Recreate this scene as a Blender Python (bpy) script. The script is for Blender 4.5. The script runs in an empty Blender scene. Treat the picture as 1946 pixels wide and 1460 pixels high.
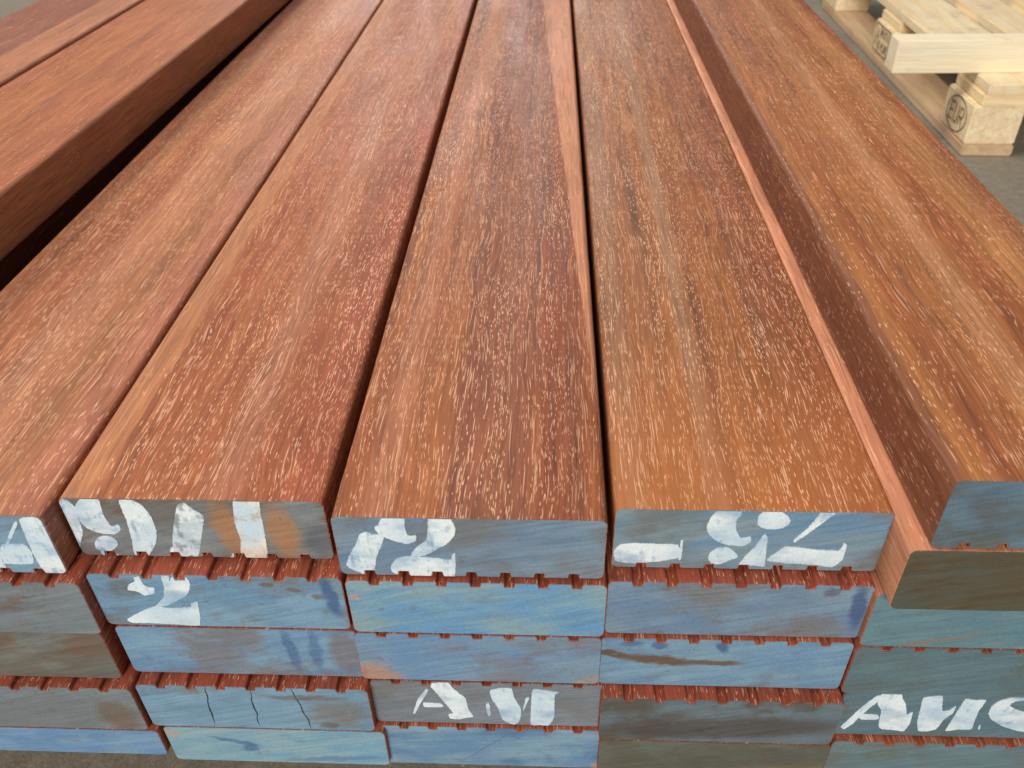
import bpy, bmesh, math, random
from mathutils import Vector, Matrix, noise as mnoise
S = bpy.context.scene
COL = S.collection
# ---------------------------------------------------------------- camera
cam_d = bpy.data.cameras.new('camera'); cam = bpy.data.objects.new('camera', cam_d); COL.objects.link(cam)
right = Vector((0.99916013, 0.0374363, -0.01666008)); down = Vector((0.00936531, -0.60445576, -0.79658366)); fwd = Vector((-0.03989143, 0.7957586, -0.6042987))
m = Matrix((right, -down, -fwd)).transposed().to_4x4(); m.translation = Vector((0, -0.30633, 0.32053))
cam.matrix_world = m
cam_d.sensor_width = 36; cam_d.lens = 1606.47 / 1946 * 36; cam_d.clip_start = 0.02; cam_d.clip_end = 200
cam_d.dof.use_dof = True; cam_d.dof.focus_distance = 0.56; cam_d.dof.aperture_fstop = 14
S.camera = cam
S.render.resolution_x, S.render.resolution_y = 1024, 768
S.view_settings.view_transform = 'Standard'; S.view_settings.look = 'None'
S.view_settings.exposure = 0.0; S.view_settings.gamma = 1
# ---------------------------------------------------------------- world and lamps of the shed
w = bpy.data.worlds.new('World'); S.world = w; w.use_nodes = True
w.node_tree.nodes['Background'].inputs[0].default_value = (0.95, 0.96, 1.0, 1); w.node_tree.nodes['Background'].inputs[1].default_value = 0.20
def area(name, loc, target, sx, sy, power, col):
    d = bpy.data.lights.new(name, 'AREA'); d.shape = 'RECTANGLE'; d.size = sx; d.size_y = sy; d.energy = power; d.color = col
    o = bpy.data.objects.new(name, d); COL.objects.link(o); o.location = loc
    o.rotation_euler = (Vector(target) - Vector(loc)).to_track_quat('-Z', 'Y').to_euler()
area('roof_light', (-2.3, 0.9, 3.6), (0, 0.6, 0), 2.4, 3.6, 200, (1.0, 0.93, 0.84))
area('door_light', (-0.9, -6.6, 3.2), (0.1, 0.4, -0.1), 3.4, 3.0, 600, (1.0, 0.94, 0.86))
area('back_window', (-1.0, 9.0, 2.5), (0, 0.8, 0), 3.6, 2.4, 175, (1.0, 0.97, 0.93))
# ---------------------------------------------------------------- helpers
def tag(o, label=None, cat=None, group=None, kind=None):
    if label: o['label'] = label
    if cat: o['category'] = cat
    if group: o['group'] = group
    if kind: o['kind'] = kind
    return o
def link(name, me, mat=None, parent=None):
    o = bpy.data.objects.new(name, me); COL.objects.link(o)
    if mat: me.materials.append(mat)
    if parent: o.parent = parent
    return o
class G:
    """small node-graph helper"""
    def __init__(s, name):
        s.m = bpy.data.materials.new(name); s.m.use_nodes = True; s.t = s.m.node_tree; s.n = s.t.nodes; s.n.clear()
        s.out = s.n.new('ShaderNodeOutputMaterial'); s.b = s.n.new('ShaderNodeBsdfPrincipled'); s.t.links.new(s.b.outputs[0], s.out.inputs[0])
    def put(s, sock, v):
        if isinstance(v, bpy.types.NodeSocket): s.t.links.new(v, sock)
        elif isinstance(v, (tuple, list)) and len(v) == 3 and sock.type == 'RGBA': sock.default_value = (*v, 1)
        else: sock.default_value = v
    def math(s, op, a, b=0.0, c=None, clamp=False):
        n = s.n.new('ShaderNodeMath'); n.operation = op; n.use_clamp = clamp
        s.put(n.inputs[0], a); s.put(n.inputs[1], b)
        if c is not None: s.put(n.inputs[2], c)
        return n.outputs[0]
    def vmath(s, op, a, b):
        n = s.n.new('ShaderNodeVectorMath'); n.operation = op; s.put(n.inputs[0], a); s.put(n.inputs[1], b); return n.outputs[0]
    def co(s):
        return s.n.new('ShaderNodeTexCoord').outputs['Object']
    def sep(s, v):
        n = s.n.new('ShaderNodeSeparateXYZ'); s.put(n.inputs[0], v); return n.outputs
    def comb(s, x, y, z):
        n = s.n.new('ShaderNodeCombineXYZ')
        for i, v in enumerate((x, y, z)): s.put(n.inputs[i], v)
        return n.outputs[0]
    def noise(s, v, scale=(1, 1, 1), off=0.0, detail=3.0, rough=0.5, color=False):
        v = s.vmath('MULTIPLY', v, tuple(scale)); v = s.vmath('ADD', v, (off, off * 1.7, off * 0.6))
        n = s.n.new('ShaderNodeTexNoise'); s.put(n.inputs['Vector'], v); n.inputs['Scale'].default_value = 1
        n.inputs['Detail'].default_value = detail; n.inputs['Roughness'].default_value = rough
        return n.outputs['Color' if color else 'Fac']
    def voro(s, v, scale, off=0.0):
        v = s.vmath('MULTIPLY', v, tuple(scale)); v = s.vmath('ADD', v, (off, off * 1.3, off * 0.7))
        n = s.n.new('ShaderNodeTexVoronoi'); s.put(n.inputs['Vector'], v); n.inputs['Scale'].default_value = 1
        return n.outputs['Distance'], s.sep(n.outputs['Color'])
    def ss(s, x, lo, hi, a=0.0, b=1.0):
        n = s.n.new('ShaderNodeMapRange'); n.interpolation_type = 'SMOOTHSTEP'
        s.put(n.inputs[0], x); s.put(n.inputs[1], lo); s.put(n.inputs[2], hi); s.put(n.inputs[3], a); s.put(n.inputs[4], b)
        return n.outputs[0]
    def lin(s, x, lo, hi, a=0.0, b=1.0):
        n = s.n.new('ShaderNodeMapRange'); s.put(n.inputs[0], x); s.put(n.inputs[1], lo); s.put(n.inputs[2], hi); s.put(n.inputs[3], a); s.put(n.inputs[4], b)
        return n.outputs[0]
    def mix(s, f, a, b, mode='MIX'):
        n = s.n.new('ShaderNodeMix'); n.data_type = 'RGBA'; n.blend_type = mode
        s.put(n.inputs[0], f); s.put(n.inputs[6], a); s.put(n.inputs[7], b); return n.outputs[2]
    def scale_c(s, c, f):
        n = s.n.new('ShaderNodeVectorMath'); n.operation = 'SCALE'; s.put(n.inputs[0], c); s.put(n.inputs[3], f); return n.outputs[0]
    def bump(s, h, strength, dist):
        n = s.n.new('ShaderNodeBump'); n.inputs['Strength'].default_value = strength; n.inputs['Distance'].default_value = dist
        s.put(n.inputs['Height'], h); s.put(s.b.inputs['Normal'], n.outputs[0])
W, T, PITCH, LEN = 0.145, 0.0455, 0.04596, 4.0
# ---------------------------------------------------------------- hardwood
RED, ORANGE, BROWN, PALE, GREY = (0.250, 0.068, 0.028), (0.31, 0.110, 0.036), (0.120, 0.040, 0.023), (0.47, 0.215, 0.105), (0.20, 0.095, 0.060)
DASH = (0.86, 0.52, 0.33)
def wood(seed, a=RED, b=ORANGE, c=BROWN, cfac=0.6, dens=0.55, long=0.5, bands=(), rough=0.56, dash=DASH, dash_amt=0.85, slant=1.0, near=None):
    """bands: (x_centre, half_width, softness, colour, amount, slope, dash_keep) with x_centre moving by slope per metre of length"""
    g = G('hardwood'); co = g.co(); x, y, z = g.sep(co)
    w1 = g.noise(co, (14, 1.1, 14), seed, 2); w2 = g.noise(co, (26, 9, 26), seed + 3, 1.5); w3 = g.noise(co, (130, 24, 130), seed + 5, 1)
    dx = g.math('ADD', g.math('MULTIPLY', g.math('SUBTRACT', w1, 0.5), 0.012), g.math('MULTIPLY', g.math('SUBTRACT', w2, 0.5), 0.012 * slant))
    dx = g.math('ADD', dx, g.math('MULTIPLY', g.math('SUBTRACT', w3, 0.5), 0.0010))
    p = g.comb(g.math('ADD', x, dx), y, g.math('ADD', z, g.math('MULTIPLY', dx, 0.6)))
    pu = g.comb(g.math('ADD', g.math('ADD', x, g.math('MULTIPLY', z, g.lin(g.math('LESS_THAN', x, W / 2), 0, 1, -1, 1))), dx), y, 0.0)
    wide = g.noise(p, (34, 0.75, 34), seed + 11, 3, 0.55)
    mid = g.noise(p, (120, 1.8, 120), seed + 17, 4, 0.6)
    fine = g.noise(p, (620, 14, 620), seed + 23, 3, 0.6)
    cloud = g.noise(co, (22, 9, 22), seed + 31, 3, 0.5)
    colr = g.mix(g.ss(wide, 0.36, 0.64), a, b)
    colr = g.mix(g.math('MULTIPLY', g.ss(mid, 0.46, 0.68), cfac), colr, c)
    colr = g.mix(g.math('MULTIPLY', g.ss(g.noise(p, (48, 1.0, 48), seed + 41, 2), 0.54, 0.74), 0.35), colr, GREY)
    keep = 1.0
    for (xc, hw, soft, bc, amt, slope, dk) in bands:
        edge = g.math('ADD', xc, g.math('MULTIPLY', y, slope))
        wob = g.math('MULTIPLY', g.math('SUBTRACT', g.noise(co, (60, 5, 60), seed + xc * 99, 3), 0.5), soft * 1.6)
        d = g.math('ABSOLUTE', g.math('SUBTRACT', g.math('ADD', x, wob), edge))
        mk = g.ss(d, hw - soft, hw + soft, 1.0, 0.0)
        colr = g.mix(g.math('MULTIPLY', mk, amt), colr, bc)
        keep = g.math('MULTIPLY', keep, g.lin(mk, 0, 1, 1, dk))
    colr = g.scale_c(colr, g.lin(fine, 0.25, 0.75, 0.55, 1.27))
    if near: colr = g.mix(g.math('MULTIPLY', g.ss(g.math('ADD', y, g.math('MULTIPLY', g.math('SUBTRACT', cloud, 0.5), 0.15)), 0.02, near[2], 1.0, 0.0), near[1]), colr, near[0])
    colr = g.scale_c(colr, g.lin(cloud, 0.3, 0.7, 0.90, 1.10))
    # pale deposits in the vessels: short strokes in some ribbons, long strokes in others
    ribbon = g.noise(p, (70, 1.2, 70), seed + 51, 2)
    clump = g.noise(p, (150, 11, 150), seed + 57, 2)
    fld = g.math('MULTIPLY', g.math('ADD', g.ss(clump, 0.28, 0.60, 0.25, 1.0), 0.0), keep)
    def layer(sc, off, r0, r1, dn, sel):
        d, rnd = g.voro(pu, sc, seed + off)
        r = g.lin(rnd[0], 0, 1, r0, r1)
        mk = g.ss(d, g.math('MULTIPLY', r, 0.55), r, 1.0, 0.0)
        k = g.math('LESS_THAN', rnd[1], g.math('MULTIPLY', g.math('MULTIPLY', fld, dn), sel))
        return g.math('MULTIPLY', g.math('MULTIPLY', mk, k), g.lin(rnd[2], 0, 1, 0.45, 1.0))
    sl = g.ss(ribbon, 0.44, 0.56)                                   # 1: long strokes
    slL = g.lin(sl, 0, 1, 0.25 * long * 2, 1.0); slS = g.lin(sl, 0, 1, 1.0, 0.35)
    m1 = layer((1080, 22, 1), 61, 0.12, 0.42, dens * 2.1 * long, slL)
    m4 = layer((1150, 40, 1), 97, 0.13, 0.42, dens * 2.0 * long, slL)
    m2 = layer((1250, 105, 1), 67, 0.18, 0.44, dens * 1.55, slS)
    m3 = layer((950, 160, 1), 73, 0.12, 0.38, dens * 1.0, slS)
    mk = g.math('MAXIMUM', g.math('MAXIMUM', m1, m2), g.math('MAXIMUM', m3, m4))
    vary = g.lin(g.noise(p, (28, 3.5, 28), seed + 91, 2), 0.35, 0.65, 0.55, 1.0)
    colr = g.mix(g.math('MULTIPLY', g.math('MULTIPLY', mk, vary), dash_amt), colr, dash)
    # dark open pores
    dd, dr = g.voro(pu, (800, 70, 1), seed + 81)
    dk = g.math('MULTIPLY', g.ss(dd, 0.10, 0.22, 1.0, 0.0), g.math('LESS_THAN', dr[0], 0.22))
    colr = g.mix(g.math('MULTIPLY', dk, 0.35), colr, (0.07, 0.025, 0.015))
    g.put(g.b.inputs['Base Color'], colr)
    g.put(g.b.inputs['Roughness'], g.lin(g.noise(co, (30, 5, 30), seed + 5, 3), 0.3, 0.7, rough - 0.05, rough + 0.10))
    g.b.inputs['Specular IOR Level'].default_value = 0.25
    g.bump(g.math('SUBTRACT', g.math('MULTIPLY', fine, 0.7), g.math('MULTIPLY', mk, 0.3)), 0.30, 0.0004)
    return g.m
# ---------------------------------------------------------------- painted ends
BLUE, PALEB, DEEP, GREYB, DIRT = (0.110, 0.245, 0.430), (0.20, 0.35, 0.49), (0.025, 0.070, 0.23), (0.17, 0.190, 0.205), (0.15, 0.095, 0.058)
def paint(seed, a=BLUE, b=GREYB, c=PALEB, grey=0.5, dirt=0.25, dirt_col=DIRT, spots=(), ang=0.25):
    """spots: (x, z, rx, rz, angle, colour, amount, hardness) in millimetres from the end's top left corner"""
    g = G('end_paint'); co = g.co(); x, y, z = g.sep(co)
    ca, sa = math.cos(ang), math.sin(ang)
    u = g.math('ADD', g.math('MULTIPLY', x, ca), g.math('MULTIPLY', z, sa)); v = g.math('SUBTRACT', g.math('MULTIPLY', z, ca), g.math('MULTIPLY', x, sa))
    wv = g.math('MULTIPLY', g.math('SUBTRACT', g.noise(co, (16, 16, 16), seed + 9, 2), 0.5), 0.010)
    br = g.comb(u, 0.0, g.math('ADD', v, wv))
    big = g.noise(co, (22, 1, 34), seed, 4, 0.6); stk = g.noise(br, (9, 1, 110), seed + 4, 4, 0.55); stk2 = g.noise(br, (22, 1, 480), seed + 14, 3, 0.6)
    mot = g.noise(co, (900, 1, 900), seed + 8, 2, 0.6)
    colr = g.mix(g.ss(g.math('ADD', g.math('MULTIPLY', big, 0.6), g.math('MULTIPLY', stk, 0.4)), 0.40, 0.60), a, c)
    colr = g.mix(g.math('MULTIPLY', g.ss(g.noise(co, (18, 1, 26), seed + 21, 4, 0.6), 0.62 - 0.3 * grey, 0.80 - 0.3 * grey), 0.85), colr, b)
    dn = g.math('ADD', g.math('MULTIPLY', g.noise(br, (26, 1, 90), seed + 33, 4, 0.65), 0.7), g.math('MULTIPLY', g.noise(co, (60, 1, 60), seed + 35, 3), 0.3))
    colr = g.mix(g.math('MULTIPLY', g.ss(dn, 0.66 - 0.28 * dirt, 0.80 - 0.28 * dirt), 0.75), colr, dirt_col)
    wx = g.math('ADD', g.math('MULTIPLY', g.math('SUBTRACT', g.noise(co, (110, 1, 110), seed + 43, 4, 0.6), 0.5), 0.008), x)
    wz = g.math('ADD', g.math('MULTIPLY', g.math('SUBTRACT', g.noise(co, (120, 1, 120), seed + 47, 4, 0.6), 0.5), 0.006), z)
    for (sx, sz, rx, rz, an, sc, amt, hard) in spots:
        px, pz = (x, z) if hard > 1.5 else (wx, wz)
        if hard > 1.5:   # a thin crack, gently wavering
            px = g.math('ADD', x, g.math('MULTIPLY', g.math('SUBTRACT', g.noise(co, (70, 1, 70), seed + sx, 2), 0.5), 0.005))
        ex = g.math('SUBTRACT', px, sx / 1000); ez = g.math('SUBTRACT', pz, sz / 1000); c_, s_ = math.cos(an), math.sin(an)
        q1 = g.math('DIVIDE', g.math('ADD', g.math('MULTIPLY', ex, c_), g.math('MULTIPLY', ez, s_)), rx / 1000)
        q2 = g.math('DIVIDE', g.math('SUBTRACT', g.math('MULTIPLY', ez, c_), g.math('MULTIPLY', ex, s_)), rz / 1000)
        d = g.math('SQRT', g.math('ADD', g.math('MULTIPLY', q1, q1), g.math('MULTIPLY', q2, q2)))
        colr = g.mix(g.math('MULTIPLY', g.ss(d, 0.6 if hard < 1 else 0.85, 1.4 if hard < 1 else 1.1, 1.0, 0.0), amt), colr, sc)
    # end-grain pores showing through, saw lines, and paint worn off along the arrises
    pd, pr = g.voro(g.comb(x, 0.0, z), (900, 1, 900), seed)
    colr = g.mix(g.math('MULTIPLY', g.math('MULTIPLY', g.ss(pd, 0.10, 0.32, 1.0, 0.0), g.math('LESS_THAN', pr[0], 0.35)), 0.45), colr, (0.05, 0.045, 0.05))
    ex = g.math('MINIMUM', g.math('MINIMUM', x, g.math('SUBTRACT', W, x)), g.math('MINIMUM', g.math('MULTIPLY', z, -1.0), g.math('ADD', z, T)))
    wr = g.math('ADD', g.math('MULTIPLY', ex, 260.0), g.math('MULTIPLY', g.noise(co, (160, 1, 160), seed + 61, 4, 0.7), 1.7))
    colr = g.mix(g.ss(wr, 0.66, 0.80, 0.85, 0.0), colr, (0.33, 0.15, 0.09))
    pat = g.noise(co, (95, 1, 120), seed + 71, 5, 0.7)
    colr = g.mix(g.ss(pat, 0.60, 0.66, 0.0, 0.30), colr, dirt_col); colr = g.mix(g.ss(pat, 0.40, 0.34, 0.0, 0.25), colr, c)
    colr = g.scale_c(colr, g.lin(g.math('ADD', g.math('MULTIPLY', stk2, 0.6), g.math('MULTIPLY', mot, 0.4)), 0.3, 0.7, 0.64, 1.02))
    g.put(g.b.inputs['Base Color'], colr); g.b.inputs['Roughness'].default_value = 0.55; g.b.inputs['Specular IOR Level'].default_value = 0.35
    g.bump(g.math('ADD', stk2, g.math('MULTIPLY', mot, 0.6)), 0.35, 0.0005)
    return g.m
def white_paint(seed, under=BLUE, wear=0.35, tint=(0.68, 0.76, 0.79)):
    g = G('stencil_paint'); co = g.co()
    n1 = g.noise(co, (70, 1, 150), seed, 4, 0.65); n2 = g.noise(co, (340, 1, 60), seed + 3, 3, 0.6); n3 = g.noise(co, (500, 1, 500), seed + 9, 2)
    colr = g.mix(g.ss(g.noise(co, (35, 1, 35), seed + 6, 3), 0.35, 0.65), tint, (0.50, 0.63, 0.72))
    f = g.math('ADD', g.math('MULTIPLY', n1, 0.55), g.math('MULTIPLY', n2, 0.45))
    colr = g.mix(g.math('MULTIPLY', g.ss(f, 0.58 - 0.25 * wear, 0.72 - 0.25 * wear), min(1, 0.35 + wear)), colr, under)
    colr = g.mix(g.ss(g.noise(co, (26, 1, 48), seed + 12, 3, 0.6), 0.46, 0.70, 0.0, 0.55), colr, under)
    colr = g.scale_c(colr, g.lin(n3, 0.3, 0.7, 0.93, 1.05))
    g.put(g.b.inputs['Base Color'], colr); g.b.inputs['Roughness'].default_value = 0.5
    g.bump(g.math('ADD', n2, n3), 0.3, 0.0004)
    return g.m
# ---------------------------------------------------------------- board geometry
GR_N, GR_S, GR_W, GR_D = 7, 0.0187, 0.0056, 0.0036
def profile(groove, inset=0.0, w=W, t=T, r=0.0040):
    """outline of the cross-section, clockwise from top left; z runs from 0 down to -t"""
    i = inset; pts = []
    def arc(cx, cz, a0, a1):
        for k in range(7):
            a = a0 + (a1 - a0) * k / 6; pts.append((cx + (r - i) * math.cos(a), cz + (r - i) * math.sin(a)))
    def grooves(z, sgn, order):
        for k in order:
            c = w / 2 + (k - (GR_N - 1) / 2) * GR_S; h = GR_W / 2 + i; d = GR_D - 0.0004
            s = -1 if order[0] < order[-1] else 1
            zz = z - sgn * i
            for (px, pz) in ((s * (h + 0.0005), 0), (s * h, -sgn * 0.0006), (s * h * 0.86, -sgn * (d + i)), (-s * h * 0.86, -sgn * (d + i)), (-s * h, -sgn * 0.0006), (-s * (h + 0.0005), 0)):
                pts.append((c + px, zz + pz))
    hp = math.pi / 2
    arc(r, -r, math.pi, hp)
    if 'top' in groove: grooves(0, 1, list(range(GR_N)))
    arc(w - r, -r, hp, 0)
    arc(w - r, -t + r, 0, -hp)
    if 'bottom' in groove: grooves(-t, -1, list(range(GR_N))[::-1])
    arc(r, -t + r, -hp, -math.pi)
    return pts
def prism(pts, y0, y1, segs=1):
    bm = bmesh.new(); rings = []
    for k in range(segs + 1):
        y = y0 + (y1 - y0) * k / segs; rings.append([bm.verts.new((px, y, pz)) for px, pz in pts])
    n = len(pts)
    for k in range(segs):
        for j in range(n): bm.faces.new((rings[k][j], rings[k][(j + 1) % n], rings[k + 1][(j + 1) % n], rings[k + 1][j]))
    bm.faces.new(rings[0]); bm.faces.new(rings[-1][::-1])
    bmesh.ops.recalc_face_normals(bm, faces=bm.faces)
    return bm
def roughen(bm, seed):
    for v in bm.verts:
        if v.co.y > 0.001:
            k = min(1.0, v.co.y / 0.02); a = mnoise.noise(Vector((v.co.x * 30, v.co.y * 16, v.co.z * 40 + seed))); b = mnoise.noise(Vector((v.co.x * 30 + 9, v.co.y * 55, v.co.z * 60 + seed)))
            v.co.x += (a * 0.00025 + b * 0.00010) * k; v.co.z += (a * 0.00010 + b * 0.00006) * k
    return bm
def mesh_of(bm, name, smooth=None):
    me = bpy.data.meshes.new(name); bm.to_mesh(me); bm.free()
    if smooth:
        me.polygons.foreach_set('use_smooth', [True] * len(me.polygons)); me.set_sharp_from_angle(angle=math.radians(smooth))
    return me
board_mesh, cap_mesh = {}, {}
def get_mesh(gr):
    if gr not in board_mesh:
        board_mesh[gr] = mesh_of(roughen(prism(profile(gr), 0, LEN, 260), len(gr)), 'decking_board', 32)
        cap_mesh[gr] = mesh_of(prism(profile(gr, 0.00035), -0.0004, 0.0005), 'painted_end')
    return board_mesh[gr].copy(), cap_mesh[gr].copy()
def ragged(poly, seed, step=0.8, amp=0.45):
    out = []; n = len(poly)
    for i in range(n):
        a, b = Vector(poly[i]), Vector(poly[(i + 1) % n]); L = (b - a).length; k = max(1, int(L / step))
        pv, nx = Vector(poly[i - 1]), Vector(poly[(i + 2) % n])
        for j in range(k):
            t = j / k   # catmull-rom through the corners rounds the brush edge a little
            q = 0.5 * ((2 * a) + (b - pv) * t + (2 * pv - 5 * a + 4 * b - nx) * t * t + (3 * a - pv - 3 * b + nx) * t ** 3)
            q = q * 0.5 + a.lerp(b, t) * 0.5
            nv = mnoise.noise_vector(Vector((q.x * 1.3, q.y * 1.3, seed))); q += Vector((nv.x, nv.y)) * amp
            out.append((q.x / 1000, q.y / 1000))
    return out
def stencil_mesh(polys, gr, seed, proud):
    """the painted strokes, trimmed to the outline of the board's end"""
    cutter = bpy.data.objects.new('cut', mesh_of(prism(profile(gr, 0.0006), -0.002, 0.002), 'cut')); COL.objects.link(cutter)
    total = bmesh.new()
    for k, poly in enumerate(polys):
        bm = prism(ragged(poly, seed + k), -proud - 0.00004 * k, 0.0)
        bmesh.ops.triangulate(bm, faces=[f for f in bm.faces if len(f.verts) > 4])
        o = bpy.data.objects.new('s', mesh_of(bm, 's')); COL.objects.link(o)
        md = o.modifiers.new('b', 'BOOLEAN'); md.operation = 'INTERSECT'; md.solver = 'EXACT'; md.object = cutter
        bpy.context.view_layer.update()
        ev = o.evaluated_get(bpy.context.evaluated_depsgraph_get()); me = ev.to_mesh(); total.from_mesh(me); ev.to_mesh_clear()
        bpy.data.objects.remove(o)
    bpy.data.objects.remove(cutter)
    return mesh_of(total, 'stencil_lettering')
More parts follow.
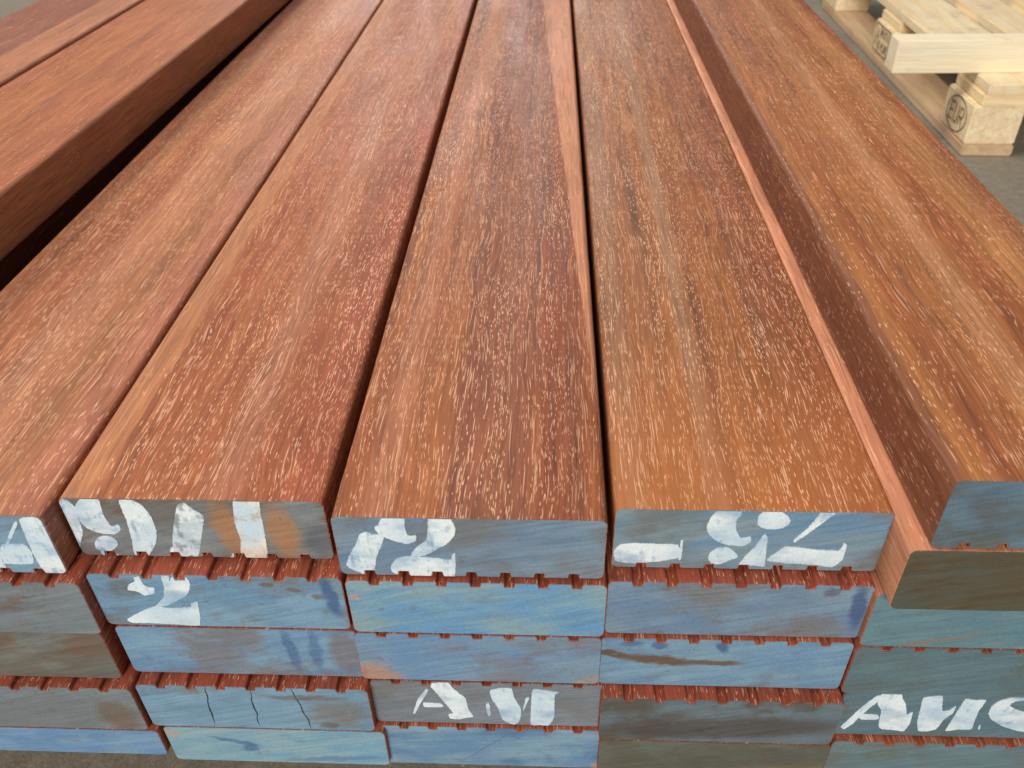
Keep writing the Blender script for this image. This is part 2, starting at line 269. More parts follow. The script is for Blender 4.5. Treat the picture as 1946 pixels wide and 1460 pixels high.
STENCIL = {
'1_1': [[(129.7,-4.2),(130.8,-5.7),(120.5,-20.9),(118.6,-20.6)],[(133.2,-2.1),(139.3,-0.6),(143.4,-1.3),(145.7,-7.7),(145.4,-23.5),(145.4,-41.6),(142.6,-46.3),(135.3,-46.5),(130.8,-43.7),(131.0,-35.3),(130.6,-28.7),(131.4,-17.4),(132.1,-8.0)],[(116.1,-22.2),(121.5,-21.3),(129.0,-22.3),(130.3,-29.5),(127.8,-37.0),(118.5,-38.1),(111.8,-37.5),(110.6,-32.5),(113.5,-25.9)],[(104.1,-31.0),(111.0,-30.8),(111.5,-38.3),(109.8,-44.3),(105.0,-46.1),(97.9,-46.3)]],
'2_1': [[(-1.1,-1.4),(2.0,-0.5),(6.1,-1.5),(7.9,-6.1),(7.5,-12.3),(6.9,-20.3),(5.8,-26.8),(1.9,-35.1),(-1.3,-44.0),(-2.7,-41.1),(-3.1,-33.6),(-2.6,-23.7),(-2.7,-14.1),(-2.2,-5.5)],[(7.9,-6.9),(12.5,-0.6),(17.7,-0.0),(23.3,0.1),(22.7,-7.3),(22.4,-13.6),(24.0,-21.2),(28.5,-19.5),(28.5,-23.3),(24.4,-27.3),(15.9,-26.9),(10.1,-23.4),(7.7,-18.7),(7.5,-12.3)],[(23.3,-35.1),(21.6,-38.1),(18.7,-40.4),(15.8,-41.6),(12.9,-41.6),(10.4,-40.6),(9.4,-38.4),(10.1,-35.4),(11.7,-32.4),(13.8,-30.2),(16.8,-29.1),(19.8,-29.0),(21.8,-30.0),(23.1,-32.1)],[(11.5,-40.8),(17.7,-43.5),(23.9,-46.1),(21.1,-47.9),(13.0,-47.0)],[(34.6,-0.5),(40.5,-0.0),(45.5,-3.7),(48.7,-12.2),(48.5,-24.2),(45.5,-34.1),(38.5,-44.3),(33.2,-46.5),(30.5,-42.8),(32.5,-31.1),(33.9,-16.5),(33.9,-7.1)],[(96.6,-0.4),(103.9,0.5),(110.9,0.4),(109.9,-8.5),(109.5,-17.9),(108.5,-30.9),(107.2,-44.3),(104.3,-47.4),(91.9,-45.5),(94.4,-31.2),(94.1,-16.7)],[(89.1,-43.9),(88.7,-44.9),(88.0,-45.7),(87.4,-46.1),(86.8,-46.2),(86.3,-45.8),(86.1,-45.0),(86.3,-43.9),(86.6,-42.9),(87.1,-42.1),(87.8,-41.7),(88.4,-41.7),(88.8,-42.0),(89.1,-42.8)],[(54.5,-40.2),(54.0,-41.6),(53.3,-42.6),(52.6,-43.1),(52.0,-43.1),(51.5,-42.6),(51.4,-41.6),(51.7,-40.3),(52.2,-38.9),(52.8,-37.9),(53.5,-37.4),(54.1,-37.4),(54.5,-37.9),(54.7,-38.8)]],
'2_1t': [[(65.4,-4.1),(69.3,-1.7),(73.5,-7.0),(77.8,-12.3),(73.9,-25.2),(67.1,-44.4),(62.6,-43.7),(60.0,-45.1),(53.1,-43.1),(56.8,-27.2),(62.4,-11.1)]],
'2_2': [[(27.8,-2.4),(30.9,-1.6),(31.6,-8.0),(34.1,-10.9),(37.0,-10.8),(35.6,-15.8),(29.8,-17.8),(26.1,-14.3),(21.2,-13.1),(23.2,-8.3),(27.4,-5.9)],[(44.0,0.1),(48.1,0.2),(47.5,-5.0),(50.6,-0.1),(56.1,0.4),(58.9,-4.6),(57.6,-10.8),(54.0,-17.0),(46.1,-22.7),(41.1,-26.1),(35.3,-27.5),(33.8,-26.7),(40.2,-19.2),(42.9,-10.3)],[(13.2,-39.9),(23.2,-32.5),(34.4,-26.7),(39.8,-28.7),(53.7,-27.5),(55.1,-24.2),(59.2,-23.2),(55.3,-43.7),(39.4,-43.6),(25.1,-42.8),(15.3,-43.1)]],
'3_1': [[(14.3,-12.8),(17.6,-11.0),(20.9,-12.2),(27.3,-13.5),(24.9,-21.5),(21.3,-30.6),(18.4,-44.6),(11.9,-44.4),(10.5,-43.2),(6.1,-40.5),(4.0,-37.2),(7.3,-28.0),(11.3,-20.4)],[(25.9,-7.9),(25.6,-8.9),(25.0,-9.6),(24.5,-9.9),(23.9,-9.9),(23.3,-9.6),(23.0,-8.9),(23.1,-8.0),(23.3,-7.0),(23.7,-6.3),(24.3,-6.0),(24.9,-5.9),(25.4,-6.3),(25.7,-6.9)],[(26.6,-1.4),(32.2,0.4),(39.1,0.6),(39.0,-6.0),(39.7,-12.4),(42.0,-13.5),(44.4,-12.6),(44.0,-17.0),(39.2,-19.4),(33.4,-17.7),(28.1,-14.9),(23.9,-10.7)],[(51.8,-0.5),(56.8,1.4),(59.7,0.5),(63.1,1.4),(65.6,-6.1),(65.0,-11.8),(60.4,-18.9),(55.1,-23.0),(49.7,-27.2),(45.5,-29.2),(40.2,-28.6),(43.5,-22.6),(49.8,-15.8),(51.2,-7.9)],[(28.2,-38.1),(31.9,-31.8),(36.8,-29.5),(41.4,-29.2),(51.6,-29.8),(61.4,-31.4),(62.7,-27.3),(64.5,-26.2),(64.0,-37.1),(62.9,-45.2),(53.5,-45.5),(44.1,-45.7),(35.9,-44.9),(29.3,-43.0)]],
'3_4': [[(34.8,-7.7),(35.8,-9.7),(30.0,-23.2),(25.4,-35.0),(24.2,-35.1),(28.5,-19.1)],[(31.8,-22.7),(42.5,-23.1),(44.0,-26.8),(32.6,-27.3)],[(36.9,-2.6),(43.4,-0.4),(48.7,-0.2),(51.2,-5.6),(55.5,-11.9),(58.8,-16.8),(60.0,-28.2),(62.8,-36.5),(60.1,-38.0),(52.8,-40.2),(48.0,-39.8),(46.8,-35.1),(50.2,-33.3),(46.5,-24.6),(41.4,-12.5)],[(71.3,-22.5),(73.3,-21.4),(74.1,-32.9),(72.8,-36.1),(71.5,-29.8)],[(74.3,-8.1),(80.2,-4.8),(87.7,-4.9),(89.3,-14.5),(93.3,-26.7),(92.5,-39.5),(88.8,-44.9),(81.7,-39.6),(78.5,-25.3),(75.2,-16.1)],[(96.3,-15.3),(98.6,-14.1),(96.2,-23.5),(94.4,-28.4)],[(100.4,-7.0),(103.3,-5.3),(114.2,-7.0),(117.1,-7.7),(114.4,-10.4),(114.3,-34.3),(111.1,-44.1),(105.7,-44.5),(99.5,-44.0),(99.5,-30.7)]],
'4_1': [[(0.6,-32.7),(3.8,-26.9),(11.8,-25.7),(24.0,-26.1),(35.1,-26.6),(36.6,-36.3),(27.2,-39.7),(13.0,-41.9),(4.2,-41.0),(1.5,-38.8)],[(36.2,-22.9),(37.3,-22.8),(37.8,-37.8),(36.2,-37.6)],[(50.0,-4.6),(52.4,-0.4),(57.5,1.4),(64.7,1.4),(65.3,-2.9),(63.4,-6.4),(64.2,-13.5),(67.5,-19.9),(72.7,-19.3),(73.3,-23.4),(69.3,-26.5),(61.1,-25.5),(54.7,-22.4),(50.3,-17.4),(48.6,-11.7)],[(91.3,-6.0),(90.9,-9.3),(88.5,-11.8),(85.3,-13.0),(81.6,-13.1),(77.6,-12.0),(75.0,-9.7),(74.3,-6.4),(74.5,-3.2),(76.0,-0.8),(79.2,0.4),(83.1,0.5),(86.4,-0.6),(89.3,-2.8)],[(105.9,-0.2),(109.0,0.9),(114.3,0.8),(111.3,-3.2),(103.7,-14.0),(96.6,-22.9),(95.7,-20.8),(101.4,-11.9)],[(52.5,-36.7),(52.9,-32.1),(56.5,-28.3),(61.4,-27.4),(65.9,-31.0),(68.3,-35.2),(63.8,-37.9),(59.1,-41.1),(54.5,-40.5)],[(79.7,-16.7),(81.7,-19.6),(82.7,-30.6),(83.6,-42.0),(77.6,-41.7),(69.5,-42.4),(71.6,-35.4),(76.2,-26.3)],[(84.0,-37.4),(88.1,-31.2),(92.2,-26.2),(100.3,-26.9),(108.5,-28.2),(121.1,-28.9),(122.3,-23.0),(124.3,-23.9),(124.5,-35.6),(120.3,-41.8),(109.9,-40.2),(94.5,-39.4)]],
'5_4': [[(5.5,-37.0),(9.1,-26.8),(13.8,-14.0),(18.9,-3.7),(22.2,-2.1),(22.4,-6.9),(18.1,-16.1),(14.1,-26.6),(11.9,-33.7),(8.2,-39.3)],[(13.9,-22.6),(24.7,-22.6),(26.5,-27.6),(15.8,-28.1)],[(21.9,-0.8),(27.6,1.0),(33.2,1.0),(35.1,-4.2),(38.8,-10.7),(42.2,-21.8),(45.0,-19.0),(46.5,-30.9),(45.0,-40.0),(37.6,-38.9),(31.0,-38.2),(28.1,-34.1),(25.8,-18.0),(21.7,-10.3)],[(47.4,-3.7),(53.0,-1.7),(58.1,-1.4),(61.9,-16.4),(65.8,-16.2),(68.7,-11.2),(69.1,-18.8),(65.6,-26.6),(64.1,-36.7),(59.0,-39.3),(53.8,-39.1),(50.3,-28.4),(48.5,-14.7)],[(72.1,-3.7),(78.5,-4.5),(84.5,-4.3),(83.7,-15.5),(84.4,-25.7),(85.3,-35.7),(77.5,-36.6),(70.3,-38.3),(70.6,-26.3),(71.3,-13.7)],[(88.6,-31.3),(89.5,-30.8),(90.4,-36.0),(89.3,-36.0)],[(90.3,-18.6),(89.7,-10.7),(92.2,-5.1),(98.2,-1.1),(110.1,-0.1),(111.0,-2.7),(101.9,-4.6),(99.7,-9.2),(107.6,-14.4),(116.1,-17.4),(123.0,-22.8),(124.9,-32.0),(123.1,-37.7),(113.7,-36.3),(103.4,-31.8),(94.1,-24.6)]],
}
STENCIL['2_1c'] = STENCIL['2_1'][5:7]; del STENCIL['2_1'][5:7]
# ---------------------------------------------------------------- the stack: every board by column and layer
GROUP = 'hardwood decking boards in the stack'
BK = (0.012, 0.010, 0.010); RUST = (0.42, 0.20, 0.08)
def board(x, y, layer, gr, label, wm, pm, key=None, rz=0.0, group=GROUP, wear=0.3, zs=1.0):
    bme, cme = get_mesh(gr)
    o = link('decking_board', bme, wm); o.location = (x, y, -(layer - 1) * PITCH); o.rotation_euler.z = rz; o.scale.z = zs
    tag(o, label, 'board', group)
    if pm: link('painted_end', cme, pm, o)
    if key and key in STENCIL:
        st = link('stencil_lettering', stencil_mesh(STENCIL[key], gr, hash_(key), 0.0007), white_paint(hash_(key), BLUE, wear), o)
    if key and key + 'c' in STENCIL:
        link('stencil_lettering', stencil_mesh(STENCIL[key + 'c'], gr, 9, 0.0007), white_paint(41, RUST, 0.25, (0.84, 0.76, 0.60)), o)
    if key and key + 't' in STENCIL:
        link('stencil_lettering', stencil_mesh(STENCIL[key + 't'], gr, 5, 0.00065), white_paint(78, GREYB, 0.45), o)
    return o
def hash_(s): return sum((i + 1) * ord(ch) for i, ch in enumerate(s)) % 97
OLIVE = (0.085, 0.080, 0.050); TEAL = (0.085, 0.170, 0.215); DTEAL = (0.060, 0.105, 0.125)
inner = wood(301, (0.34, 0.075, 0.04), (0.31, 0.072, 0.036), BROWN, 0.35, 0.55, 0.5)
inner2 = wood(333, (0.38, 0.10, 0.05), (0.33, 0.085, 0.045), BROWN, 0.4, 0.45, 0.5)
# left column
board(-0.4105, -0.003, 1, 'bottom', 'top board at far left, big white A stencilled on its blue end', wood(11, (0.29, 0.092, 0.044), (0.36, 0.14, 0.058), (0.22, 0.072, 0.04), 0.5, 0.62, 0.55, bands=((0.075, 0.020, 0.014, (0.50, 0.23, 0.13), 0.45, 0.02, 1.0), (0.018, 0.006, 0.006, BROWN, 0.5, 0.0, 1.0), (0.132, 0.012, 0.012, (0.42, 0.16, 0.11), 0.5, 0, 1.0))), paint(12, (0.16, 0.24, 0.30), GREYB, PALEB, 0.5, 0.1), '1_1')
board(-0.4030, -0.0095, 2, 'top', 'grey-blue board directly below the top board stencilled A at the far left', inner, paint(21, (0.15, 0.19, 0.22), GREYB, (0.2, 0.24, 0.27), 0.6, 0.5))
board(-0.4050, -0.0085, 3, '', 'brown-stained smooth board, third down in the leftmost column', inner2, paint(22, (0.14, 0.165, 0.165), (0.14, 0.13, 0.11), (0.2, 0.21, 0.2), 0.8, 0.6, spots=((135, -12, 16, 12, -0.4, DIRT, 0.7, 0),)))
board(-0.3985, -0.0155, 4, 'top', 'grooved grey board with a brown right corner, fourth down in the leftmost column', inner, paint(23, (0.16, 0.20, 0.23), GREYB, (0.2, 0.25, 0.28), 0.7, 0.3, spots=((130, -30, 12, 18, 0.2, (0.16, 0.115, 0.08), 0.8, 0),)))
board(-0.3935, -0.016, 5, '', 'clean blue-ended board at the bottom of the leftmost column', inner2, paint(24, (0.12, 0.27, 0.51), BLUE, (0.2, 0.33, 0.48), 0.3, 0.05), zs=0.62)
# second column
board(-0.2633, 0.0106, 1, 'bottom', 'top board with tan left edge, end stencilled with white curves and a rusty cream bar', wood(31, (0.30, 0.086, 0.036), (0.34, 0.115, 0.046), (0.20, 0.055, 0.028), 0.5, 0.66, 0.68, bands=((0.006, 0.012, 0.005, PALE, 0.6, 0.004, 0.15), (0.090, 0.010, 0.008, (0.40, 0.175, 0.11), 0.45, -0.02, 1.0), (0.135, 0.012, 0.008, (0.30, 0.075, 0.04), 0.6, 0, 1.2)), slant=1.4), paint(32, (0.17, 0.20, 0.22), (0.15, 0.14, 0.13), (0.24, 0.27, 0.28), 0.6, 0.55, spots=((89, -22, 8, 20, 0.12, RUST, 0.75, 0), (119, -24, 9, 20, 0.1, RUST, 0.75, 0), (140, -30, 10, 14, 0, (0.10, 0.11, 0.14), 0.6, 0))), '2_1')
board(-0.2573, -0.0025, 2, 'top', 'grooved board with a white number 2 on its blue end, second down in its column', inner, paint(33, (0.145, 0.285, 0.44), (0.17, 0.185, 0.19), PALEB, 0.5, 0.2, spots=((137, -16, 3.5, 17, 0.12, DEEP, 0.7, 0), (102, -7, 4, 2, 0, DIRT, 0.7, 0), (117, -11, 4, 2, 0, DIRT, 0.7, 0), (130, -16, 4, 2.6, 0, DIRT, 0.7, 0), (20, -12, 10, 8, 0, (0.15, 0.12, 0.09), 0.6, 0))), '2_2', wear=0.12)
board(-0.2544, -0.0034, 3, '', 'smooth board with dark blue brush strokes on its end, just under the number 2', inner2, paint(34, (0.145, 0.28, 0.45), (0.19, 0.18, 0.19), PALEB, 0.45, 0.15, spots=((103, -19, 3.5, 20, 0.1, DEEP, 0.5, 0), (118, -19, 3.5, 20, 0.0, DEEP, 0.45, 0), (136, -20, 10, 20, 0, (0.18, 0.14, 0.14), 0.7, 0))))
board(-0.2520, -0.0122, 4, 'top', 'grooved board with three dark cracks down its blue end', inner, paint(35, (0.15, 0.275, 0.40), (0.18, 0.2, 0.2), PALEB, 0.4, 0.15, spots=((43, -20, 0.45, 24, -0.10, BK, 0.95, 2), (71, -23, 0.45, 21, -0.02, BK, 0.95, 2), (101, -21, 0.5, 24, 0.14, BK, 0.95, 2), (105, -10, 24, 3, 0, DIRT, 0.65, 0), (117, -40, 6, 4, 0, DIRT, 0.7, 0), (122, -24, 18, 12, 0, (0.19, 0.18, 0.17), 0.6, 0))))
board(-0.2466, -0.0126, 5, '', 'pale blue bottom board with darker blue swirls, under the cracked end', inner2, paint(36, (0.175, 0.36, 0.51), BLUE, (0.25, 0.40, 0.47), 0.3, 0.05, spots=((45, -17, 16, 2.5, -0.35, DEEP, 0.55, 0), (54, -26, 5, 5, 0, DEEP, 0.6, 0), (5, -8, 6, 4, 0, (0.5, 0.36, 0.26), 0.6, 0), (110, -38, 30, 3, 0.1, (0.08, 0.18, 0.40), 0.6, 0))), zs=0.88)
# third column
board(-0.1123, 0.0, 1, 'bottom', 'centre top board, pale stripe along its right edge, end stencilled 12', wood(51, RED, (0.31, 0.105, 0.038), (0.13, 0.046, 0.032), 0.8, 0.90, 0.66, bands=((0.197, 0.050, 0.0010, (0.50, 0.215, 0.115), 1.0, -0.0414, 0.04), (0.085, 0.024, 0.018, (0.17, 0.060, 0.045), 0.5, 0, 1.1), (0.022, 0.008, 0.006, (0.46, 0.19, 0.10), 0.5, 0.01, 0.9))), paint(52, (0.145, 0.235, 0.35), (0.17, 0.18, 0.19), (0.2, 0.29, 0.38), 0.55, 0.15), '3_1', wear=0.3)
board(-0.1102, -0.0040, 2, 'top', 'plain bright blue end directly under the board stencilled 12', inner, paint(53, (0.135, 0.315, 0.53), (0.16, 0.25, 0.36), (0.24, 0.38, 0.44), 0.2, 0.05, spots=((4, -14, 3, 3, 0, (0.5, 0.3, 0.22), 0.7, 0), (6, -38, 14, 8, 0, (0.24, 0.36, 0.40), 0.6, 0))))
board(-0.1110, -0.0046, 3, 'top', 'blue-grey end, lower left corner worn to orange, middle of the centre column', inner2, paint(54, (0.145, 0.27, 0.45), (0.20, 0.20, 0.22), (0.2, 0.31, 0.42), 0.5, 0.1, spots=((8, -40, 18, 8, -0.3, (0.46, 0.24, 0.14), 0.75, 0), (10, -30, 10, 1.5, 0, (0.46, 0.24, 0.14), 0.5, 0), (140, -42, 12, 6, 0.5, (0.34, 0.28, 0.24), 0.6, 0))))
board(-0.1070, -0.0052, 4, 'top', 'grey end stencilled A M in white, fourth down in the centre column', inner, paint(55, (0.17, 0.20, 0.235), (0.17, 0.18, 0.185), (0.21, 0.25, 0.3), 0.6, 0.15), '3_4', wear=0.10)
board(-0.1059, -0.0078, 5, 'top', 'blue end with streaky brush marks at the bottom of the centre column', inner2, paint(56, (0.13, 0.26, 0.43), (0.08, 0.17, 0.33), (0.22, 0.36, 0.47), 0.4, 0.1, spots=((68, -24, 0.35, 27, -0.75, (0.2, 0.08, 0.07), 0.7, 2), (143, -42, 4, 4, 0, (0.5, 0.3, 0.2), 0.7, 0)), ang=0.1))
# fourth column
board(0.0373, 0.0088, 1, 'bottom', 'top board with orange near end, blue end stencilled with bars, slash and round blobs', wood(71, (0.25, 0.080, 0.028), (0.30, 0.110, 0.036), (0.125, 0.048, 0.030), 0.75, 0.88, 0.64, bands=((0.055, 0.006, 0.004, (0.30, 0.17, 0.10), 0.6, 0.01, 0.6), (0.130, 0.014, 0.012, (0.25, 0.078, 0.040), 0.45, -0.02, 1), (0.010, 0.008, 0.006, (0.33, 0.18, 0.10), 0.5, 0, 0.9)), near=((0.40, 0.135, 0.038), 0.5, 0.17)), paint(72, (0.135, 0.27, 0.42), (0.17, 0.19, 0.19), (0.22, 0.31, 0.37), 0.5, 0.12), '4_1', wear=0.2)
board(0.0351, -0.0012, 2, 'top', 'plain grey-blue end with dark blue band at right, second down in fourth column', inner, paint(73, (0.145, 0.24, 0.37), (0.18, 0.18, 0.19), (0.2, 0.3, 0.4), 0.6, 0.1, spots=((139, -18, 4, 19, 0.08, (0.05, 0.09, 0.22), 0.8, 0), (122, -6, 5, 3, 0.5, (0.06, 0.10, 0.2), 0.6, 0))))
board(0.0330, -0.0042, 3, 'top', 'blue end crossed by a long brown smear, third down in the fourth column', inner2, paint(74, (0.15, 0.28, 0.44), (0.15, 0.22, 0.3), (0.2, 0.34, 0.45), 0.35, 0.05, spots=((8, -15, 12, 3.2, -0.2, (0.14, 0.085, 0.05), 0.95, 0), (35, -20, 22, 4.2, -0.12, (0.14, 0.085, 0.05), 0.95, 0), (68, -22, 16, 2.8, 0.0, (0.14, 0.085, 0.05), 0.9, 0), (18, -5, 6, 3, 0, DEEP, 0.5, 0), (35, -6, 4, 4, 0, DEEP, 0.6, 0), (71, -7, 3, 5, 0.2, DEEP, 0.7, 0))))
board(0.0353, -0.0135, 4, 'top', 'dark grooved board with a murky brown end, fourth down in the fourth column', inner, paint(75, (0.12, 0.16, 0.18), (0.09, 0.075, 0.06), (0.14, 0.2, 0.24), 0.6, 0.4, (0.07, 0.052, 0.04), spots=((75, -30, 70, 11, 0.08, (0.075, 0.058, 0.05), 0.8, 0),)))
board(0.0365, -0.0138, 5, '', 'olive-brown end at the bottom of the fourth column', inner2, paint(76, (0.115, 0.125, 0.10), (0.10, 0.095, 0.075), (0.13, 0.15, 0.13), 0.7, 0.35, (0.14, 0.10, 0.055), spots=((100, -32, 40, 4, 0.15, (0.2, 0.14, 0.07), 0.6, 0),)))
# right column, one board higher than the others
board(0.1895, -0.0150, 0, 'bottom', 'highest board on the right, lying across the brown-ended board', wood(91, (0.26, 0.078, 0.030), (0.34, 0.130, 0.045), (0.17, 0.055, 0.028), 0.6, 0.55, 0.35, bands=((0.000, 0.007, 0.006, (0.15, 0.055, 0.032), 0.7, 0, 0.6), (0.011, 0.004, 0.006, (0.42, 0.17, 0.055), 0.5, 0, 0.5), (0.060, 0.008, 0.006, (0.44, 0.22, 0.11), 0.55, 0.02, 0.8), (0.112, 0.010, 0.008, (0.44, 0.21, 0.08), 0.5, 0.01, 0.8))), paint(92, (0.10, 0.17, 0.24), (0.10, 0.115, 0.12), (0.12, 0.2, 0.27), 0.6, 0.3, spots=()), rz=0.0)
board(0.1810, -0.0165, 1, '', 'brown-ended board just below the highest board on the right', wood(94, (0.50, 0.21, 0.115), (0.52, 0.23, 0.12), (0.40, 0.15, 0.08), 0.3, 0.3, 0.4), paint(95, (0.085, 0.080, 0.055), (0.095, 0.075, 0.04), (0.09, 0.095, 0.08), 0.7, 0.5, (0.09, 0.058, 0.03)))
board(0.1790, -0.0063, 2, '', 'teal-blue end under the brown one in the right column', wood(97, (0.46, 0.18, 0.10), (0.44, 0.18, 0.10), (0.36, 0.12, 0.07), 0.3, 0.2), paint(96, (0.105, 0.215, 0.275), (0.11, 0.19, 0.22), (0.14, 0.25, 0.29), 0.4, 0.1, spots=((45, -38, 22, 2, 0.25, (0.24, 0.17, 0.12), 0.6, 0),)))
board(0.1785, -0.0066, 3, 'top', 'dull teal end resting on the stencilled letters A M S in the right column', inner2, paint(97, (0.095, 0.175, 0.215), (0.11, 0.15, 0.155), (0.12, 0.2, 0.23), 0.5, 0.15))
board(0.1815, -0.0058, 4, '', 'teal end stencilled A M S in white in the right column', inner, paint(98, (0.09, 0.175, 0.225), (0.11, 0.16, 0.17), (0.12, 0.2, 0.24), 0.4, 0.12), '5_4', wear=0.2)
board(0.1832, -0.0105, 5, 'top', 'teal end with ochre streaks at the bottom right under the letters A M S', inner2, paint(99, (0.12, 0.19, 0.22), (0.14, 0.15, 0.13), (0.14, 0.23, 0.26), 0.5, 0.3, (0.20, 0.13, 0.07)))
# two boards lying one layer higher at the far left, over two more columns
e1 = board(-0.5815, -0.03, 0, '', 'raised board nearest the dark gap at upper left, its shaded side facing right', wood(111, (0.35, 0.122, 0.060), (0.38, 0.145, 0.064), (0.27, 0.082, 0.042), 0.45, 0.16, 0.2, bands=((0.147, 0.004, 0.002, (0.44, 0.20, 0.10), 0.6, 0, 0.2),)), paint(112), rz=-0.0235)
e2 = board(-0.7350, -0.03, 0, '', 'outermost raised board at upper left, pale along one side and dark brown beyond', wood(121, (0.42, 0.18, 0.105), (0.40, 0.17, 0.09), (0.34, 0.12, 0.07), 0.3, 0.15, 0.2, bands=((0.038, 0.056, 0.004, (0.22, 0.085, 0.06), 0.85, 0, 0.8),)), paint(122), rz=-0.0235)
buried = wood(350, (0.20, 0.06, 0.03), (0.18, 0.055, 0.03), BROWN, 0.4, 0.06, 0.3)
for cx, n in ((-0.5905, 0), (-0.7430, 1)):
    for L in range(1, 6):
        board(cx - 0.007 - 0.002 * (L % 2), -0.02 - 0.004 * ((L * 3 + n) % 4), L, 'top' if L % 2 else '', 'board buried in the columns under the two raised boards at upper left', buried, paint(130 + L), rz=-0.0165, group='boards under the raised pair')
# ---------------------------------------------------------------- floor and bearers
FZ = -0.36
def floor_mat():
    g = G('floor'); co = g.co()
    n1 = g.noise(co, (1.2, 1.2, 1), 3, 4); n2 = g.noise(co, (60, 60, 1), 5, 4, 0.7); n3 = g.noise(co, (420, 420, 1), 7, 2); n4 = g.noise(co, (7, 7, 1), 9, 4, 0.6)
    c = g.mix(g.ss(n1, 0.35, 0.65), (0.205, 0.180, 0.140), (0.24, 0.212, 0.165)); c = g.mix(g.math('MULTIPLY', g.ss(n4, 0.5, 0.75), 0.4), c, (0.14, 0.122, 0.098))
    c = g.scale_c(c, g.lin(n2, 0.3, 0.7, 0.8, 1.2)); c = g.scale_c(c, g.lin(n3, 0.3, 0.7, 0.8, 1.2))
    d, r = g.voro(co, (150, 150, 1)); c = g.mix(g.math('MULTIPLY', g.ss(d, 0.1, 0.25, 1, 0), g.math('LESS_THAN', r[0], 0.12)), c, (0.45, 0.40, 0.30))
    g.put(g.b.inputs['Base Color'], c); g.b.inputs['Roughness'].default_value = 0.75; g.bump(n2, 0.3, 0.002); return g.m
bm = bmesh.new(); bmesh.ops.create_grid(bm, x_segments=2, y_segments=2, size=25)
fl = link('floor', mesh_of(bm, 'floor'), floor_mat()); fl.location = (0, 8, FZ); tag(fl, kind='structure')
def pine(seed, base=(0.84, 0.72, 0.48), alt=(0.80, 0.62, 0.36), pink=0.3, axis='y', smudge=0.4):
    g = G('pine'); co = g.co()
    k = {'y': (40, 2.5, 60), 'x': (2.5, 40, 60), 'n': (60, 60, 60)}[axis]; kf = {'y': (300, 10, 500), 'x': (10, 300, 500), 'n': (160, 160, 160)}[axis]
    n1 = g.noise(co, k, seed, 3); n2 = g.noise(co, kf, seed + 3, 3); n3 = g.noise(co, (9, 7, 9), seed + 7, 4, 0.6); n4 = g.noise(co, (16, 12, 16), seed + 11, 5, 0.7)
    c = g.mix(g.ss(n1, 0.38, 0.66), base, alt); c = g.mix(g.math('MULTIPLY', g.ss(n3, 0.45, 0.7), pink), c, (0.72, 0.46, 0.34))
    c = g.mix(g.math('MULTIPLY', g.ss(n4, 0.54, 0.70), smudge), c, (0.34, 0.30, 0.22))
    c = g.scale_c(c, g.lin(n2, 0.3, 0.7, 0.88, 1.1))
    g.put(g.b.inputs['Base Color'], c); g.b.inputs['Roughness'].default_value = 0.7; g.bump(n2, 0.3, 0.001); return g.m
def bar(name, x0, x1, y0, y1, z0, z1, mat, parent, seed=0, bev=0.0025, wane=0.0):
    bm = bmesh.new(); bmesh.ops.create_cube(bm, size=1)
    for v in bm.verts: v.co = Vector(((v.co.x + .5) * (x1 - x0), (v.co.y + .5) * (y1 - y0), (v.co.z + .5) * (z1 - z0)))
    lx, ly = x1 - x0, y1 - y0
    long = [e for e in bm.edges if abs((e.verts[0].co - e.verts[1].co)[1 if ly > lx else 0]) > max(lx, ly) * 0.9]
    bmesh.ops.subdivide_edges(bm, edges=long, cuts=10, use_grid_fill=True)
    for v in bm.verts:
        p = v.co * 7 + Vector((seed, seed * 1.3, 0)); nv = mnoise.noise_vector(p); v.co += Vector((nv.x * 0.0012, nv.y * 0.0012, 0))
    bmesh.ops.bevel(bm, geom=[e for e in bm.edges if e.calc_face_angle(0) > 1.0], offset=bev, segments=2, affect='EDGES')
    bmesh.ops.recalc_face_normals(bm, faces=bm.faces)
    o = link(name, mesh_of(bm, name, 40), mat, parent); o.location = (x0, y0, z0); return o
bear = pine(5, (0.30, 0.22, 0.14), (0.25, 0.17, 0.1))
for k, y in enumerate((0.42, 1.75, 3.2)):
    o = bar('timber_bearer', -0.78, 0.35, y, y + 0.10, FZ, -4 * PITCH - T, bear, None, k)
    tag(o, 'rough timber bearer lying on the floor beneath the whole stack', 'timber', 'bearers under the stack')
# ---------------------------------------------------------------- pallet with a batten on it
pal = bpy.data.objects.new('wooden_pallet', None); COL.objects.link(pal); pal.location = (0.832, 1.366, FZ); pal.rotation_euler.z = -0.02
tag(pal, 'pale softwood pallet with oval stamp on its corner block, on the grey floor', 'pallet')
pm = [pine(s, axis='y') for s in (1, 2, 3)]; px = [pine(s, axis='x', base=(0.86, 0.70, 0.42)) for s in (4, 6)]; pb = pine(9, (0.84, 0.72, 0.47), (0.76, 0.60, 0.36), axis='n', smudge=0.25); pdk = pine(12, (0.62, 0.45, 0.26), (0.5, 0.34, 0.2), smudge=0.6)
for k, (a, b) in enumerate(((0, .1), (.3275, .4725), (.7, .8))): bar('skid_board', a, b, 0, 1.2, 0, .022, pdk if k == 0 else pm[0], pal, k)
blocks = []
for i, (a, b) in enumerate(((0, .1), (.3275, .4725), (.7, .8))):
    for j, (c, d) in enumerate(((0.004, .145), (.5275, .6725), (1.055, 1.196))):
        blocks.append(bar('block', a + (.002 if i == 0 else 0), b, c, d, .0223, .0997, pb, pal, i * 3 + j, 0.003))
for k, (c, d) in enumerate(((0.001, .145), (.5275, .6725), (1.055, 1.199))): bar('stringer_board', 0.012, .8, c, d, .1, .1217, px[k % 2], pal, k)
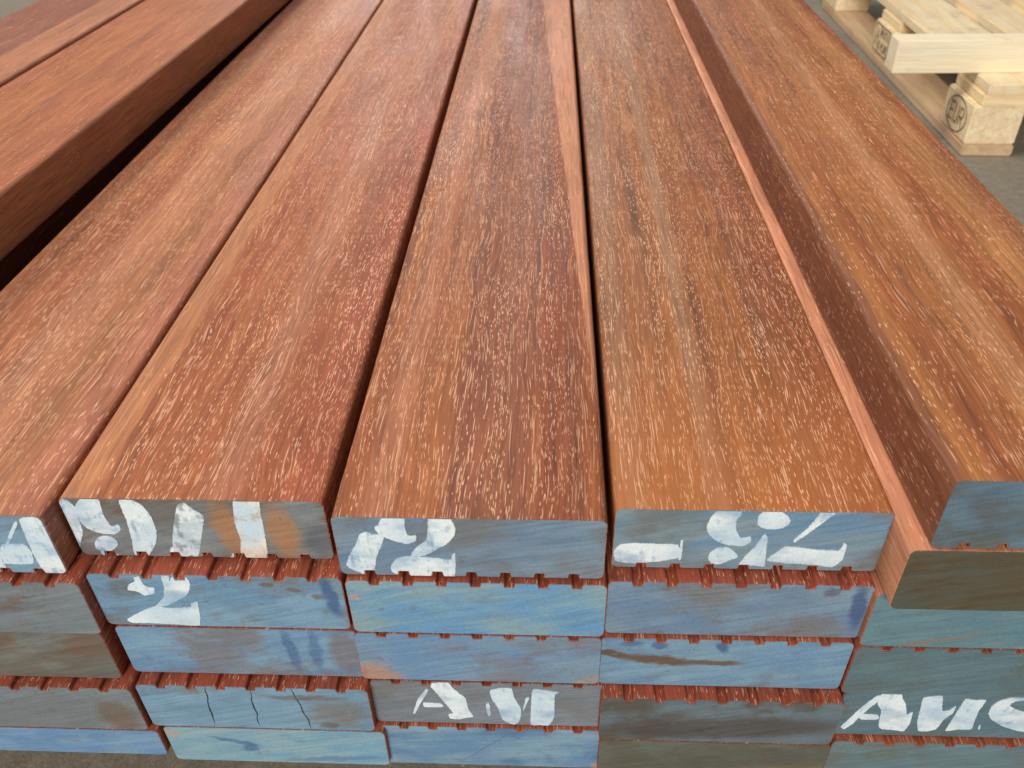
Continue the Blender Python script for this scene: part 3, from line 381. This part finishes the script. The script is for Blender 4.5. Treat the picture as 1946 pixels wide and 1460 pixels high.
for k, (a, b) in enumerate(((0.016, .155), (.19, .29), (.3275, .4725), (.51, .61), (.655, .8))): bar('deck_board', a, b, 0, 1.2, .122, .144, pm[k % 3], pal, k + 5)
ink = G('stamp_ink'); ink.put(ink.b.inputs['Base Color'], ink.mix(ink.ss(ink.noise(ink.co(), (300, 300, 300), 2, 3), 0.45, 0.6), (0.12, 0.065, 0.035), (0.45, 0.31, 0.18))); ink.b.inputs['Roughness'].default_value = 0.8; ink = ink.m
def stamp_frame(block, size_y, size_z):   # local axes on the block's left face: u towards the near end, v up
    return lambda u, v, dx: Vector((dx, size_y / 2 - u, size_z / 2 + v))
def solid_from(loops, f, thick=0.0005):
    bm = bmesh.new()
    for lp in loops:
        a = [bm.verts.new(f(u, v, -0.0004 - thick)) for u, v in lp]; b = [bm.verts.new(f(u, v, 0.001)) for u, v in lp]; n = len(lp)
        bm.faces.new(a)
        for i in range(n): bm.faces.new((a[i], a[(i + 1) % n], b[(i + 1) % n], b[i]))
    bmesh.ops.recalc_face_normals(bm, faces=bm.faces); return bm
def stroke(pts, wd, closed=False):
    out = []; n = len(pts)
    for i in range(n if closed else n - 1):
        a, b = Vector(pts[i]), Vector(pts[(i + 1) % n]); d = (b - a).normalized(); q = Vector((-d.y, d.x)) * wd / 2; e = d * wd * 0.25
        out.append([tuple(a - q - e), tuple(b - q + e), tuple(b + q + e), tuple(a + q - e)])
    return out
f1 = stamp_frame(blocks[0], .141, .0774)
ring = [(0.050 * math.cos(t), 0.033 * math.sin(t)) for t in [2 * math.pi * k / 40 for k in range(40)]]
loops = stroke(ring, 0.0030, True)
def glyph(pts_list, ox, wd=0.0036, sx=0.017, sz=0.034):
    r = []
    for pl in pts_list: r += stroke([(ox + u * sx, (v - .5) * sz) for u, v in pl], wd)
    return r
loops += glyph([[(1, 1), (0, 1), (0, 0), (1, 0)], [(0, .5), (.85, .5)]], -0.034)
loops += glyph([[(0, 1), (0, .2), (.2, 0), (.8, 0), (1, .2), (1, 1)]], -0.0085)
loops += glyph([[(0, 0), (0, 1), (.75, 1), (1, .85), (1, .62), (.75, .48), (0, .48)], [(.45, .48), (1, 0)]], 0.0165)
link('stamped_mark', mesh_of(solid_from(loops, f1), 'stamped_mark'), ink, blocks[0])
f2 = stamp_frame(blocks[1], .145, .0774)
loops = stroke([(-.060, -.031), (.052, -.031), (.052, .031), (-.060, .031)], 0.003, True) + stroke([(-.022, -.031), (-.022, .031)], 0.0025)
rnd = random.Random(4)
for row in (0.016, -0.014):
    for k in range(5):
        u = -0.013 + k * 0.013
        loops += stroke([(u, row - .009), (u, row + .009)], 0.003)
        if rnd.random() < .7: loops += stroke([(u, row + rnd.choice((-.008, 0, .008))), (u + .008, row + rnd.choice((-.008, 0, .008)))], 0.003)
loops += stroke([(-.052, -.02), (-.040, .02), (-.030, -.02)], 0.0035) + stroke([(-.046, 0), (-.034, 0)], 0.003)
link('stamped_mark', mesh_of(solid_from(loops, f2), 'stamped_mark'), ink, blocks[1])
bt = bar('timber_batten', 0.681, 1.75, 1.432, 1.482, FZ + .1443, FZ + .1443 + .062, pine(19, (0.88, 0.80, 0.60), (0.86, 0.75, 0.52), axis='x', pink=0.15, smudge=0.25), None, 31, 0.0015)
tag(bt, 'pale timber batten lying across the near end of the pallet, jutting past its side', 'timber')
